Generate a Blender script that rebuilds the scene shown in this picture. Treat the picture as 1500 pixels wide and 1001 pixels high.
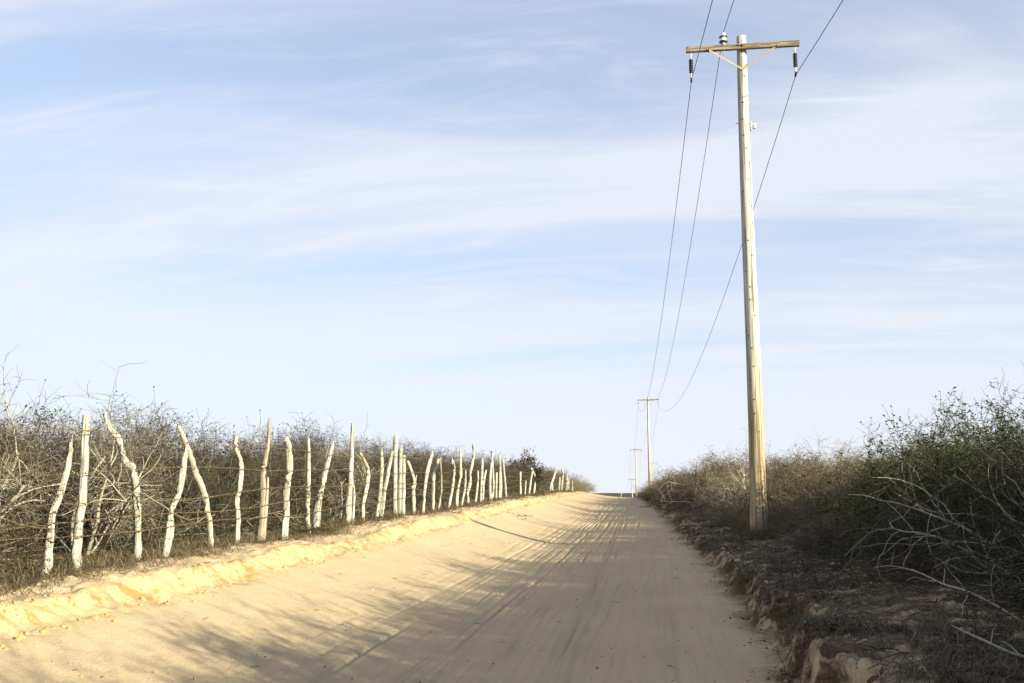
import bpy, math, random
import numpy as np

# ------------------------------------------------------------------ camera, sky, sun, exposure
for o in list(bpy.data.objects):
    bpy.data.objects.remove(o, do_unlink=True)
S = bpy.context.scene
COL = S.collection
R = math.radians

cam_d = bpy.data.cameras.new('camera')
cam_d.sensor_width = 36.0
cam_d.lens = 35.0
cam_d.clip_start = 0.05
cam_d.clip_end = 20000.0
cam = bpy.data.objects.new('camera', cam_d)
COL.objects.link(cam)
cam.location = (0.0, 0.0, 1.6)                       # eye height above the wheel track
cam.rotation_euler = (R(90 + 8.638), 0.0, R(7.94))   # looking up a little, road runs along +Y
S.camera = cam

SUN_ELEV = 14.5
SUN_DIR = (0.872, -0.49)                             # horizontal direction towards the sun
EXPOSURE = 1.33
SKY_STRENGTH = 0.088

sun_az = math.atan2(SUN_DIR[0], SUN_DIR[1])          # clockwise from +Y
w = bpy.data.worlds.new('World')
S.world = w
w.use_nodes = True
nt = w.node_tree
nt.nodes.clear()
def N(t, **kw):
    n = nt.nodes.new(t)
    for k, v in kw.items():
        setattr(n, k, v)
    return n
def L(a, b):
    nt.links.new(a, b)
out = N('ShaderNodeOutputWorld')
bg = N('ShaderNodeBackground')
bg.inputs['Strength'].default_value = SKY_STRENGTH
sky = N('ShaderNodeTexSky', sky_type='NISHITA')
sky.sun_disc = False
sky.sun_elevation = R(SUN_ELEV)
sky.sun_rotation = sun_az
sky.altitude = 0
sky.air_density = 1.0
sky.dust_density = 0.2
sky.ozone_density = 4.0
tc = N('ShaderNodeTexCoord')
sep = N('ShaderNodeSeparateXYZ')
L(tc.outputs['Generated'], sep.inputs[0])
def M(op, a, b=None, clamp=False):
    n = N('ShaderNodeMath', operation=op)
    n.use_clamp = clamp
    for i, x in enumerate((a, b)):
        if x is None:
            continue
        if isinstance(x, (int, float)):
            n.inputs[i].default_value = x
        else:
            L(x, n.inputs[i])
    return n.outputs[0]
CL = (35, 14.6, 11.5, 5, 17.6, 1.9)
# directions above the horizon are laid on a flat cloud layer
zc = M('ADD', M('MAXIMUM', sep.outputs[2], 0.0), 0.16)
comb = N('ShaderNodeCombineXYZ')
L(M('DIVIDE', sep.outputs[0], zc), comb.inputs[0])
L(M('DIVIDE', sep.outputs[1], zc), comb.inputs[1])
def cloud(rot, scale, sx, sy, loc, detail, rough, dist, lo, hi):
    mp = N('ShaderNodeMapping')
    mp.inputs['Rotation'].default_value = (0, 0, R(rot))
    mp.inputs['Scale'].default_value = (sx, sy, 1)
    mp.inputs['Location'].default_value = loc
    L(comb.outputs[0], mp.inputs[0])
    no = N('ShaderNodeTexNoise')
    no.inputs['Scale'].default_value = scale
    no.inputs['Detail'].default_value = detail
    no.inputs['Roughness'].default_value = rough
    no.inputs['Distortion'].default_value = dist
    L(mp.outputs[0], no.inputs['Vector'])
    mr = N('ShaderNodeMapRange')
    mr.interpolation_type = 'SMOOTHSTEP'
    mr.inputs['From Min'].default_value = lo
    mr.inputs['From Max'].default_value = hi
    L(no.outputs['Fac'], mr.inputs['Value'])
    return mr.outputs[0]
c1 = cloud(CL[0], 0.55, 0.5, 1.6, (CL[1], CL[2], 0), 4, 0.5, 0.4, 0.38, 0.66)
c2 = cloud(CL[3], 1.1, 0.5, 1.5, (CL[4], CL[5], 3), 8, 0.55, 0.9, 0.42, 0.74)
c3 = cloud(30, 4.0, 0.4, 1.6, (8.2, 2.1, 6), 9, 0.62, 1.2, 0.46, 0.80)
cov = M('ADD', M('MULTIPLY', c1, 0.34), M('ADD', M('MULTIPLY', c2, 0.34), M('MULTIPLY', c3, 0.22)))
# the thin veil is seen through more of its depth towards the horizon
veil = M('DIVIDE', 0.12, M('ADD', M('MAXIMUM', sep.outputs[2], 0.0), 0.10))
cov = M('ADD', cov, M('ADD', M('MINIMUM', veil, 0.66), 0.13))
cov = M('MINIMUM', cov, 0.92)
sat = N('ShaderNodeMixRGB', blend_type='MIX')
L(cov, sat.inputs['Fac'])
L(sky.outputs[0], sat.inputs['Color1'])
sat.inputs['Color2'].default_value = (3.88, 4.02, 4.42, 1)     # sunlit high cirrus
L(sat.outputs[0], bg.inputs['Color'])
L(bg.outputs[0], out.inputs['Surface'])

sd = bpy.data.lights.new('sun', 'SUN')
sd.energy = 5.0
sd.angle = R(0.53)
sd.color = (1.0, 0.96, 0.72)
sun = bpy.data.objects.new('sun', sd)
COL.objects.link(sun)
ce, se = math.cos(R(SUN_ELEV)), math.sin(R(SUN_ELEV))
from mathutils import Vector, Matrix
sv = Vector((SUN_DIR[0] * ce, SUN_DIR[1] * ce, se))
sun.rotation_euler = sv.to_track_quat('Z', 'Y').to_euler()
sun.location = (60, -40, 40)

S.view_settings.view_transform = 'Standard'
S.view_settings.look = 'None'
S.view_settings.exposure = EXPOSURE
S.view_settings.gamma = 1.0
S.view_settings.use_curve_mapping = False
S.render.engine = 'CYCLES'

# ------------------------------------------------------------------ helpers
def tag(o, label=None, cat=None, group=None, kind=None):
    if label: o['label'] = label
    if cat: o['category'] = cat
    if group: o['group'] = group
    if kind: o['kind'] = kind
    return o
def mesh_obj(name, verts, faces, mat, parent=None, smooth=True):
    me = bpy.data.meshes.new(name)
    me.from_pydata(verts, [], faces)
    if smooth:
        me.polygons.foreach_set('use_smooth', [True] * len(me.polygons))
    me.materials.append(mat)
    me.update()
    o = bpy.data.objects.new(name, me)
    COL.objects.link(o)
    o.parent = parent
    return o
def empty(name, loc, rz=0.0, sc=1.0):
    o = bpy.data.objects.new(name, None)
    o.empty_display_size = 0.2
    COL.objects.link(o)
    o.location = loc
    o.rotation_euler = (0, 0, rz)
    o.scale = (sc, sc, sc) if not isinstance(sc, tuple) else sc
    return o
def frame_of(d):
    d = d.normalized()
    a = Vector((0, 0, 1)) if abs(d.z) < 0.9 else Vector((1, 0, 0))
    x = d.cross(a).normalized()
    return x, d.cross(x)
class MB:
    """collects shapes of ONE piece"""
    def __init__(self):
        self.v, self.f = [], []
    def tube(self, pts, rad, n=6, cap=True, wob=None):
        b0 = len(self.v)
        m = len(pts)
        for i in range(m):
            if i == 0: d = pts[1] - pts[0]
            elif i == m - 1: d = pts[i] - pts[i - 1]
            else: d = pts[i + 1] - pts[i - 1]
            x, y = frame_of(d)
            for k in range(n):
                a = 2 * math.pi * k / n
                r = rad[i] * (1 if wob is None else wob(i, k))
                self.v.append(pts[i] + x * (r * math.cos(a)) + y * (r * math.sin(a)))
        for i in range(m - 1):
            for k in range(n):
                a, b = b0 + i * n + k, b0 + i * n + (k + 1) % n
                self.f.append((a, b, b + n, a + n))
        if cap:
            self.f.append(tuple(b0 + k for k in range(n))[::-1])
            self.f.append(tuple(b0 + (m - 1) * n + k for k in range(n)))
    def box(self, c, hx, hy, hz, rot=None):
        b0 = len(self.v)
        for sx in (-1, 1):
            for sy in (-1, 1):
                for sz in (-1, 1):
                    p = Vector((sx * hx, sy * hy, sz * hz))
                    if rot: p = rot @ p
                    self.v.append(Vector(c) + p)
        for f in ((0, 1, 3, 2), (4, 6, 7, 5), (0, 4, 5, 1), (2, 3, 7, 6), (0, 2, 6, 4), (1, 5, 7, 3)):
            self.f.append(tuple(b0 + i for i in f))
    def lathe(self, c, prof, n=16):
        b0 = len(self.v)
        for z, r in prof:
            for k in range(n):
                a = 2 * math.pi * k / n
                self.v.append(Vector((c[0] + r * math.cos(a), c[1] + r * math.sin(a), c[2] + z)))
        for i in range(len(prof) - 1):
            for k in range(n):
                a, b = b0 + i * n + k, b0 + i * n + (k + 1) % n
                self.f.append((a, b, b + n, a + n))
        self.f.append(tuple(b0 + k for k in range(n))[::-1])
        self.f.append(tuple(b0 + (len(prof) - 1) * n + k for k in range(n)))
    def build(self, name, mat, parent=None, smooth=True, kind=None):
        o = mesh_obj(name, self.v, self.f, mat, parent, smooth)
        if kind: o['kind'] = kind
        return o

# ------------------------------------------------------------------ materials
def mat_new(name):
    m = bpy.data.materials.new(name)
    m.use_nodes = True
    t = m.node_tree
    b = t.nodes['Principled BSDF']
    b.inputs['Roughness'].default_value = 0.9
    b.inputs['Specular IOR Level'].default_value = 0.2
    return m, t, b
def noise(t, vec, scale, detail=4, rough=0.55, sc3=None, dist=0.0):
    if sc3:
        mp = t.nodes.new('ShaderNodeMapping')
        mp.inputs['Scale'].default_value = sc3
        t.links.new(vec, mp.inputs[0])
        vec = mp.outputs[0]
    n = t.nodes.new('ShaderNodeTexNoise')
    n.inputs['Scale'].default_value = scale
    n.inputs['Detail'].default_value = detail
    n.inputs['Roughness'].default_value = rough
    n.inputs['Distortion'].default_value = dist
    t.links.new(vec, n.inputs['Vector'])
    return n.outputs['Fac']
def ramp(t, fac, stops):
    r = t.nodes.new('ShaderNodeValToRGB')
    el = r.color_ramp.elements
    while len(el) < len(stops): el.new(0.5)
    for e, (p, c) in zip(el, stops):
        e.position = p
        e.color = (c[0], c[1], c[2], 1)
    t.links.new(fac, r.inputs[0])
    return r.outputs[0]
def mixc(t, fac, a, b, mode='MIX'):
    m = t.nodes.new('ShaderNodeMixRGB')
    m.blend_type = mode
    for i, x in ((0, fac), (1, a), (2, b)):
        if isinstance(x, (int, float)): m.inputs[i].default_value = x
        elif isinstance(x, tuple): m.inputs[i].default_value = (x[0], x[1], x[2], 1)
        else: t.links.new(x, m.inputs[i])
    return m.outputs[0]
def maprange(t, v, a, b, c=0.0, d=1.0):
    m = t.nodes.new('ShaderNodeMapRange')
    m.interpolation_type = 'SMOOTHSTEP'
    for i, x in zip(range(1, 5), (a, b, c, d)): m.inputs[i].default_value = x
    t.links.new(v, m.inputs[0])
    return m.outputs[0]
def mathn(t, op, a, b):
    m = t.nodes.new('ShaderNodeMath')
    m.operation = op
    for i, x in enumerate((a, b)):
        if isinstance(x, (int, float)): m.inputs[i].default_value = x
        else: t.links.new(x, m.inputs[i])
    return m.outputs[0]
def bump(t, b, h, dist, strength=1.0, prev=None):
    n = t.nodes.new('ShaderNodeBump')
    n.inputs['Strength'].default_value = strength
    n.inputs['Distance'].default_value = dist
    t.links.new(h, n.inputs['Height'])
    if prev: t.links.new(prev, n.inputs['Normal'])
    t.links.new(n.outputs[0], b.inputs['Normal'])
    return n.outputs[0]
def coord(t, which='Object'):
    n = t.nodes.new('ShaderNodeTexCoord')
    return n.outputs[which]
def attr(t, name):
    n = t.nodes.new('ShaderNodeAttribute')
    n.attribute_name = name
    return n.outputs['Fac']

def make_sand():
    m, t, b = mat_new('sandy_soil')
    c = coord(t)
    n1 = noise(t, c, 0.6, 5)
    n2 = noise(t, c, 9.0, 6, 0.6)
    n3 = noise(t, c, 1.0, 5, 0.6, (22.0, 0.5, 1.0))           # drawn out along the road
    n4 = noise(t, c, 160.0, 3, 0.6)
    col = ramp(t, n1, [(0.3, (0.485, 0.362, 0.222)), (0.7, (0.545, 0.41, 0.257))])
    col = mixc(t, mathn(t, 'MULTIPLY', maprange(t, n2, 0.45, 0.75), 0.35), col, (0.42, 0.32, 0.195))
    col = mixc(t, mathn(t, 'MULTIPLY', mathn(t, 'MULTIPLY', maprange(t, n3, 0.46, 0.66), attr(t, 'packed')), 0.25), col, (0.36, 0.275, 0.18))
    col = mixc(t, mathn(t, 'MULTIPLY', maprange(t, noise(t, c, 210.0, 2, 0.5), 0.56, 0.72), 0.5), col, (0.25, 0.185, 0.115))   # dark grains
    # freshly broken orange subsoil in the cut bank
    n5 = noise(t, c, 2.6, 6, 0.62, None, 0.6)
    col = mixc(t, mathn(t, 'MULTIPLY', attr(t, 'cut'), 0.8), col, (0.42, 0.315, 0.175))
    cut = mathn(t, 'MULTIPLY', attr(t, 'cut'), maprange(t, n5, 0.54, 0.62))
    col = mixc(t, cut, col, (0.36, 0.215, 0.08))
    # leaf litter, roots, dark soil, and the right bank's shade put into the colour
    n6 = noise(t, c, 3.2, 7, 0.66, None, 0.8)
    lit = mathn(t, 'MULTIPLY', attr(t, 'litter'), maprange(t, n6, 0.34, 0.54))
    lc = ramp(t, noise(t, c, 40, 4), [(0.3, (0.045, 0.031, 0.019)), (0.7, (0.125, 0.088, 0.052))])
    col = mixc(t, lit, col, lc)
    scrub = ramp(t, noise(t, c, 0.02, 8, 0.65), [(0.35, (0.05, 0.05, 0.036)), (0.7, (0.115, 0.10, 0.072))])
    col = mixc(t, attr(t, 'scrub'), col, scrub)
    t.links.new(col, b.inputs['Base Color'])
    b.inputs['Roughness'].default_value = 1.0
    b.inputs['Specular IOR Level'].default_value = 0.05
    h = mathn(t, 'ADD', mathn(t, 'MULTIPLY', n4, 0.25), mathn(t, 'MULTIPLY', noise(t, c, 38.0, 5, 0.65), 0.8))
    p = bump(t, b, h, 0.018, 0.8)
    p2 = bump(t, b, mathn(t, 'MULTIPLY', noise(t, c, 1.0, 3, 0.6, (45.0, 0.8, 1.0)), attr(t, 'packed')), 0.004, 0.5, p)
    wv = t.nodes.new('ShaderNodeTexWave')
    wv.wave_type, wv.bands_direction = 'BANDS', 'Y'
    wv.inputs['Scale'].default_value = 5.2
    wv.inputs['Distortion'].default_value = 2.2
    wv.inputs['Detail'].default_value = 2.0
    wv.inputs['Detail Scale'].default_value = 3.0
    t.links.new(c, wv.inputs['Vector'])
    bump(t, b, mathn(t, 'MULTIPLY', wv.outputs['Fac'], attr(t, 'tread')), 0.011, 0.8, p2)
    return m
def make_wood(name, stops, streak, grain=(30, 30, 1.6), bd=0.006, scale=1.0):
    m, t, b = mat_new(name)
    c = coord(t)
    g = noise(t, c, scale, 6, 0.62, grain, 0.3)
    col = ramp(t, g, stops)
    k = noise(t, c, scale, 4, 0.6, (grain[0] * 0.45, grain[1] * 0.45, grain[2] * 0.5), 0.4)
    col = mixc(t, maprange(t, k, 0.56, 0.74), col, streak)
    t.links.new(col, b.inputs['Base Color'])
    bump(t, b, g, bd, 0.9)
    return m
def make_pole_wood():
    m, t, b = mat_new('weathered_pole_wood')
    c = coord(t)
    z = t.nodes.new('ShaderNodeSeparateXYZ')
    t.links.new(c, z.inputs[0])
    g = noise(t, c, 1.0, 7, 0.62, (26, 26, 1.1), 0.35)
    k = noise(t, c, 1.0, 5, 0.62, (17, 17, 0.40), 0.5)
    up = ramp(t, g, [(0.32, (0.27, 0.245, 0.205)), (0.48, (0.46, 0.43, 0.375)), (0.70, (0.57, 0.535, 0.475))])
    lowc = ramp(t, g, [(0.30, (0.19, 0.135, 0.08)), (0.5, (0.39, 0.30, 0.185)), (0.72, (0.52, 0.435, 0.30))])
    # the butt keeps its old brown preservative, the upper pole is bleached
    hz = mathn(t, 'ADD', z.outputs[2], mathn(t, 'MULTIPLY', mathn(t, 'SUBTRACT', k, 0.5), 3.0))
    col = mixc(t, maprange(t, hz, 2.1, 4.6), lowc, up)
    low = maprange(t, z.outputs[2], 3.6, 1.2)
    dk = mathn(t, 'MULTIPLY', maprange(t, k, 0.50, 0.64), mathn(t, 'ADD', mathn(t, 'MULTIPLY', low, 0.75), 0.14))
    col = mixc(t, dk, col, (0.16, 0.105, 0.06))
    crack = maprange(t, noise(t, c, 1.0, 3, 0.5, (40, 40, 0.35), 0.2), 0.585, 0.625)
    col = mixc(t, mathn(t, 'MULTIPLY', crack, 0.75), col, (0.10, 0.075, 0.05))
    t.links.new(col, b.inputs['Base Color'])
    p = bump(t, b, g, 0.006, 0.8)
    inv = mathn(t, 'SUBTRACT', 1.0, crack)
    bump(t, b, inv, 0.012, 0.8, p)
    return m
def make_bark(name, lo, hi, sc=60):
    m, t, b = mat_new(name)
    c = coord(t)
    n = noise(t, c, sc, 4, 0.6)
    n2 = noise(t, c, 2.2, 3, 0.6)
    f = mathn(t, 'ADD', mathn(t, 'MULTIPLY', n, 0.5), mathn(t, 'MULTIPLY', n2, 0.5))
    t.links.new(ramp(t, f, [(0.38, lo), (0.62, hi)]), b.inputs['Base Color'])
    return m
def make_leaf(name, lo, hi, transl=0.25):
    m, t, b = mat_new(name)
    c = coord(t)
    n = noise(t, c, 9, 3, 0.7)
    col = ramp(t, n, [(0.35, lo), (0.65, hi)])
    t.links.new(col, b.inputs['Base Color'])
    b.inputs['Roughness'].default_value = 0.6
    if transl:
        tr = t.nodes.new('ShaderNodeBsdfTranslucent')
        t.links.new(col, tr.inputs['Color'])
        mx = t.nodes.new('ShaderNodeMixShader')
        mx.inputs[0].default_value = transl
        t.links.new(b.outputs[0], mx.inputs[1])
        t.links.new(tr.outputs[0], mx.inputs[2])
        t.links.new(mx.outputs[0], t.nodes['Material Output'].inputs['Surface'])
    return m
def make_plain(name, col, rough=0.5, metal=0.0, var=0.15, sc=40):
    m, t, b = mat_new(name)
    n = noise(t, coord(t), sc, 4, 0.6)
    lo = tuple(x * (1 - var) for x in col)
    hi = tuple(min(1, x * (1 + var)) for x in col)
    t.links.new(ramp(t, n, [(0.35, lo), (0.65, hi)]), b.inputs['Base Color'])
    b.inputs['Roughness'].default_value = rough
    b.inputs['Metallic'].default_value = metal
    b.inputs['Specular IOR Level'].default_value = 0.5
    return m
SAND = make_sand()
POLE_WOOD = make_pole_wood()
ARM_WOOD = make_wood('weathered_arm_wood', [(0.36, (0.07, 0.048, 0.028)), (0.5, (0.20, 0.15, 0.095)), (0.68, (0.39, 0.325, 0.23))], (0.075, 0.05, 0.028), (1.6, 30, 30))
POST_WOOD = make_wood('bleached_post_wood', [(0.38, (0.17, 0.15, 0.115)), (0.47, (0.36, 0.325, 0.265)), (0.62, (0.50, 0.46, 0.39))], (0.17, 0.145, 0.105), (48, 48, 1.3), 0.016)
GREY_POST = make_wood('grey_post_wood', [(0.3, (0.28, 0.24, 0.175)), (0.5, (0.43, 0.38, 0.29)), (0.72, (0.52, 0.47, 0.37))], (0.20, 0.165, 0.115), (34, 34, 2.2), 0.008)
DARK_POST = make_wood('dark_post_wood', [(0.3, (0.14, 0.11, 0.075)), (0.5, (0.26, 0.21, 0.15)), (0.72, (0.42, 0.36, 0.27))], (0.10, 0.08, 0.055), (34, 34, 2.2), 0.008)
RUST = make_plain('rusty_wire', (0.15, 0.095, 0.04), 0.8, 0.0, 0.4, 30)
STEEL = make_plain('galvanised_steel', (0.55, 0.53, 0.48), 0.55, 0.4)
BRACE = make_plain('painted_brace', (0.38, 0.30, 0.18), 0.6, 0.1)
DARKMETAL = make_plain('dark_iron', (0.05, 0.045, 0.04), 0.6, 0.3)
PORCELAIN = make_plain('white_porcelain', (0.68, 0.73, 0.74), 0.2, 0.0, 0.04)
PORC_DARK = make_plain('dark_glaze', (0.045, 0.05, 0.055), 0.25)
POLYMER = make_plain('black_polymer', (0.02, 0.02, 0.022), 0.45)
CABLE = make_plain('aluminium_cable', (0.09, 0.12, 0.20), 0.55, 0.3, 0.1)
BARK_GREY = make_bark('grey_thorn_bark', (0.10, 0.084, 0.062), (0.27, 0.232, 0.175))
BARK_PALE = make_bark('pale_shrub_bark', (0.25, 0.22, 0.165), (0.44, 0.40, 0.32))
BARK_ASH = make_bark('ash_grey_bark', (0.19, 0.175, 0.14), (0.40, 0.37, 0.30))
BARK_STRAW = make_bark('straw_twig_bark', (0.08, 0.062, 0.036), (0.30, 0.245, 0.15))
BARK_DARK = make_bark('dark_twig_bark', (0.09, 0.07, 0.05), (0.19, 0.155, 0.11))
BARK_GREEN = make_bark('green_twig_bark', (0.04, 0.042, 0.018), (0.10, 0.10, 0.045))
TWIG_BROWN = make_bark('brown_twig_bark', (0.032, 0.026, 0.017), (0.115, 0.093, 0.062))
LEAF_DRY = make_leaf('withered_olive_leaf', (0.015, 0.014, 0.007), (0.06, 0.053, 0.026))
LEAF_STRAW = make_leaf('straw_leaf', (0.075, 0.06, 0.03), (0.20, 0.155, 0.08))
LEAF_GREEN = make_leaf('dark_green_leaf', (0.012, 0.021, 0.006), (0.05, 0.065, 0.017), 0.3)
LEAF_DEAD = make_leaf('dead_brown_leaf', (0.018, 0.010, 0.007), (0.05, 0.03, 0.02), 0.05)
GRASS_DRY = make_leaf('dry_grass_blade', (0.075, 0.055, 0.03), (0.25, 0.19, 0.108), 0.2)
GRASS_DARK = make_leaf('dark_creeper', (0.034, 0.025, 0.013), (0.12, 0.09, 0.047), 0.1)
CLOD = make_bark('orange_clod_soil', (0.33, 0.20, 0.075), (0.50, 0.345, 0.16), 20)
CLOD_SAND = make_bark('sand_clod_soil', (0.36, 0.28, 0.18), (0.52, 0.42, 0.28), 20)
DARKLITTER = make_bark('dark_litter', (0.06, 0.04, 0.025), (0.16, 0.11, 0.07), 30)

# ------------------------------------------------------------------ terrain
_rng = np.random.RandomState(7)
_tab = _rng.rand(512, 512)
def vnoise(x, y):
    xi, yi = np.floor(x).astype(int), np.floor(y).astype(int)
    fx, fy = x - xi, y - yi
    fx, fy = fx * fx * (3 - 2 * fx), fy * fy * (3 - 2 * fy)
    g = lambda a, b: _tab[a % 512, b % 512]
    return ((g(xi, yi) * (1 - fx) + g(xi + 1, yi) * fx) * (1 - fy) +
            (g(xi, yi + 1) * (1 - fx) + g(xi + 1, yi + 1) * fx) * fy) * 2 - 1
def fbm(x, y, o=4, p=0.5):
    s, a = 0, 1.0
    for i in range(o):
        s = s + a * vnoise(x * 2 ** i + 17.3 * i, y * 2 ** i + 5.7 * i)
        a *= p
    return s
def sst(a, b, x):
    t = np.clip((x - a) / (b - a), 0, 1)
    return t * t * (3 - 2 * t)
_PV = np.array([-400, -100, 0, 20, 45, 55, 62, 70, 80, 95, 114, 160, 207, 300, 393, 600, 1000, 2000, 2600, 3200, 5000, 12000.])
_PZ = np.array([-8.8, -2.2, 0, .44, .99, 1.18, 1.28, 1.30, 1.25, 1.15, 1.05, .4, -.65, -5.3, -9.6, -17, -22, -20, -9, -3.5, -4, -6.])
def profile(v):
    s = 0
    for k in (-1, -.5, 0, .5, 1):
        s = s + np.interp(v + k * np.clip(np.abs(v) * .07, .1, 60), _PV, _PZ)
    return s / 5
def edge_r(v):
    e = np.interp(v, [-50, 0, 8, 13, 24, 43, 61, 80, 114, 207, 300, 393, 1000], [1.1, 1.05, 1.0, 1.0, .7, .12, -.8, -1.4, -2.4, -5.4, -8, -14, -50])
    return e + .10 * fbm(v * .9, v * 0 + 3.1, 3) + .05 * fbm(v * 5, v * 0 + 9.1, 2)
def edge_l(v):
    e = np.interp(v, [-50, 8, 13, 20, 40, 61, 80, 114, 207, 300, 393, 1000], [-4.8, -4.78, -4.68, -4.5, -4.45, -4.45, -4.9, -6.0, -9, -12, -18, -54])
    return e + .06 * fbm(v * .7, v * 0 + 13.1, 3) + .03 * fbm(v * 4, v * 0 + 29.1, 2)
def fence_u(v):
    return -5.8 + .3 * np.clip((v - 10) / 30, 0, 1)
# wheel marks: (u at v=7, u at v=20, u at v=45, half width, depth)
TRACKS = [(-3.05, -2.75, -2.6, .020, .010), (-2.72, -2.45, -2.3, .017, .010), (-2.45, -2.2, -2.1, .03, .012),
          (-3.35, -3.0, -2.9, .03, .012), (-1.85, -1.75, -1.8, .02, .012), (-1.35, -1.3, -1.5, .02, .015),
          (-0.92, -0.95, -1.2, .016, .016), (-0.84, -0.87, -1.12, .016, .016), (-0.70, -0.74, -1.0, .016, .012), (-0.50, -.55, -.85, .03, .006),
          (-0.05, -.1, -.5, .03, .006), (.25, .15, -.3, .025, .010), (.05, .0, -.42, .12, .010), (-1.6, -1.5, -1.7, .15, .010), (-2.1, -2.0, -2.0, .02, .012)]
_tr = random.Random(4)
for _k in range(16):
    _a = _tr.uniform(-3.0, .4)
    TRACKS.append((_a, _a + _tr.uniform(-.12, .25), _a * .8 - .2 + _tr.uniform(-.2, .2), _tr.uniform(.011, .016), _tr.uniform(.006, .014)))
def height(u, v, fine=True):
    el, er = edge_l(v), edge_r(v)
    # road bed, dished up towards the left bank
    d = np.clip((-2.3 - u) / (-2.3 - el), 0, 1.25)
    fall = np.interp(v, [0, 35, 60, 90], [.10, .10, .04, 0.])                 # the bed leans away from the right bank
    h = (np.interp(v, [0, 35, 60], [.37, .36, .30]) + fall) * np.minimum(d ** 1.45, 1.0 + (d - 1) * .3) - fall * sst(.9, -2.3, u) + .02 * fbm(u * .35 + 4, v * .22, 3)
    if fine:
        road = sst(-.02, .25, u - el) * sst(-.02, .3, er - u)
        for a, b, c, wd, dp in TRACKS:
            tu = np.interp(v, [7, 20, 45, 80], [a, b, c, c + .2]) + .035 * vnoise(v * .5, v * 0 + a * 9)
            wdv = max(wd, .017) + np.clip(v - 15, 0, 60) * .0006
            md = np.clip(.65 + .6 * vnoise(v * .8, v * 0 + a * 31), 0, 1.2)
            x = (u - tu) / wdv
            h = h - road * (1.7 if wd < .025 else .55) * dp * md * (np.exp(-x * x) - .18 * np.exp(-((np.abs(x) - 2.1) ** 2) * 1.5))
        h = h + road * (sst(.9, 2.2, u - el) * (.0022 * fbm(u * 9, v * .2, 3) + .0022 * fbm(u * 20, v * .35, 2)) + .005 * fbm(u * 1.6, v * 1.2, 4, .45) + .0028 * fbm(u * 7, v * 5, 3))
    # left bank, cut by the grader
    bank = np.interp(v, [0, 20, 35, 45, 60, 80, 200], [.17, .16, .13, .10, .05, .05, .1])
    rag = .06 * fbm(v * 1.1, u * 1.1 + 40, 3) + .02 * fbm(v * 6, u * 6, 3)
    k = sst(0.0, .34, (el - u) + rag)
    h = h + bank * k
    lt = np.clip(el - u - .5, 0, None)
    h = h + k * (.03 * np.clip(lt, 0, 1.5) + .05 * fbm(u * .6, v * .6 + 11, 3))
    # right bank
    s = u - er
    ragr = .12 * fbm(v * 2.2 + 60, u * 2.2, 4) + .05 * fbm(v * 8, u * 8 + 5, 3)
    cut = np.interp(v, [0, 9, 14, 20, 30, 60, 90], [.38, .36, .27, .17, .20, .18, .1])
    kr = sst(0.08, .34, s + ragr)
    h = h + kr * (cut + .06 * np.clip(s - .4, 0, 6) + .03 * fbm(u * 1.3, v * 1.3 + 21, 4))
    # spoil heap behind the near pole
    m = np.exp(-(((u - 3.75) / .75) ** 2 + ((v - 20.2) / 1.0) ** 2))
    h = h + .62 * m * (1 + .25 * fbm(u * 2, v * 2, 3))
    if fine:
        off = np.maximum(k, kr) * (np.abs(u) < 14)
        h = h + off * (.022 * fbm(u * 7, v * 7, 4, .6) + .012 * fbm(u * 20, v * 20, 2))
        # crumbling lumps on the cut faces
        face = np.exp(-(((el - u) - .16) / .2) ** 2) + 1.0 * np.exp(-((s - .22) / .26) ** 2)
        lump = np.clip(fbm(u * 5 + 3, v * 5, 3), 0, 1) + .5 * np.clip(fbm(u * 13, v * 13 + 7, 2), -.2, 1)
        h = h + face * .036 * lump - face * .035 * np.clip(fbm(u * 4, v * 3 + 50, 3) - .25, 0, 1) * 2
    far = np.clip((np.abs(u) - 20) / 200, 0, 1)
    h = h + far * 2.0 * fbm(u * .004, v * .004, 4) + np.clip((v - 1500) / 1500, 0, 1) * 2.5 * fbm(u * .0025 + 9, v * .0015, 3)
    return profile(v) + h
def ground_z(u, v):
    return float(height(np.array([float(u)]), np.array([float(v)]))[0])

def axis_u():
    a = list(np.arange(-7.4, -5.6, .04)) + list(np.arange(-5.6, 1.7, .026)) + list(np.arange(1.7, 4.8, .045))
    x, st = 4.85, .06
    r = []
    while x < 9000: r.append(x); x += st; st *= 1.13
    x, st = -7.45, .06
    l = []
    while x > -9000: l.append(x); x -= st; st *= 1.13
    return np.array(l[::-1] + a + r)
def axis_v():
    v, st = -160.0, 14.0
    r = []
    while v < 5.5:
        r.append(v); v += max(.5, -v * .12)
    while v < 75: r.append(v); v += max(.035, .0062 * v)
    st = .5
    while v < 11000: r.append(v); v += st; st *= 1.055
    return np.array(r)
U, V = axis_u(), axis_v()
UU, VV = np.meshgrid(U, V)
ZZ = height(UU, VV)
nu, nv = len(U), len(V)
EL, ER = edge_l(VV), edge_r(VV)
A_packed = (sst(.3, 1.6, UU - EL) * sst(0, .4, ER - UU)).ravel()
A_cut = np.clip(1.2 * np.exp(-(((EL - UU) - .18) / .24) ** 2) + .25 * np.exp(-((UU - ER - .15) / .2) ** 2), 0, 1).ravel()
A_litter = np.clip(sst(.85, 1.2, EL - UU) + .9 * sst(.25, .7, UU - ER) + 1.1 * np.exp(-((UU - ER - .22) / .26) ** 2), 0, 1).ravel()  # right-bank terms also paint the shade of the steep cut face
A_tread = np.zeros_like(UU)
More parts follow.
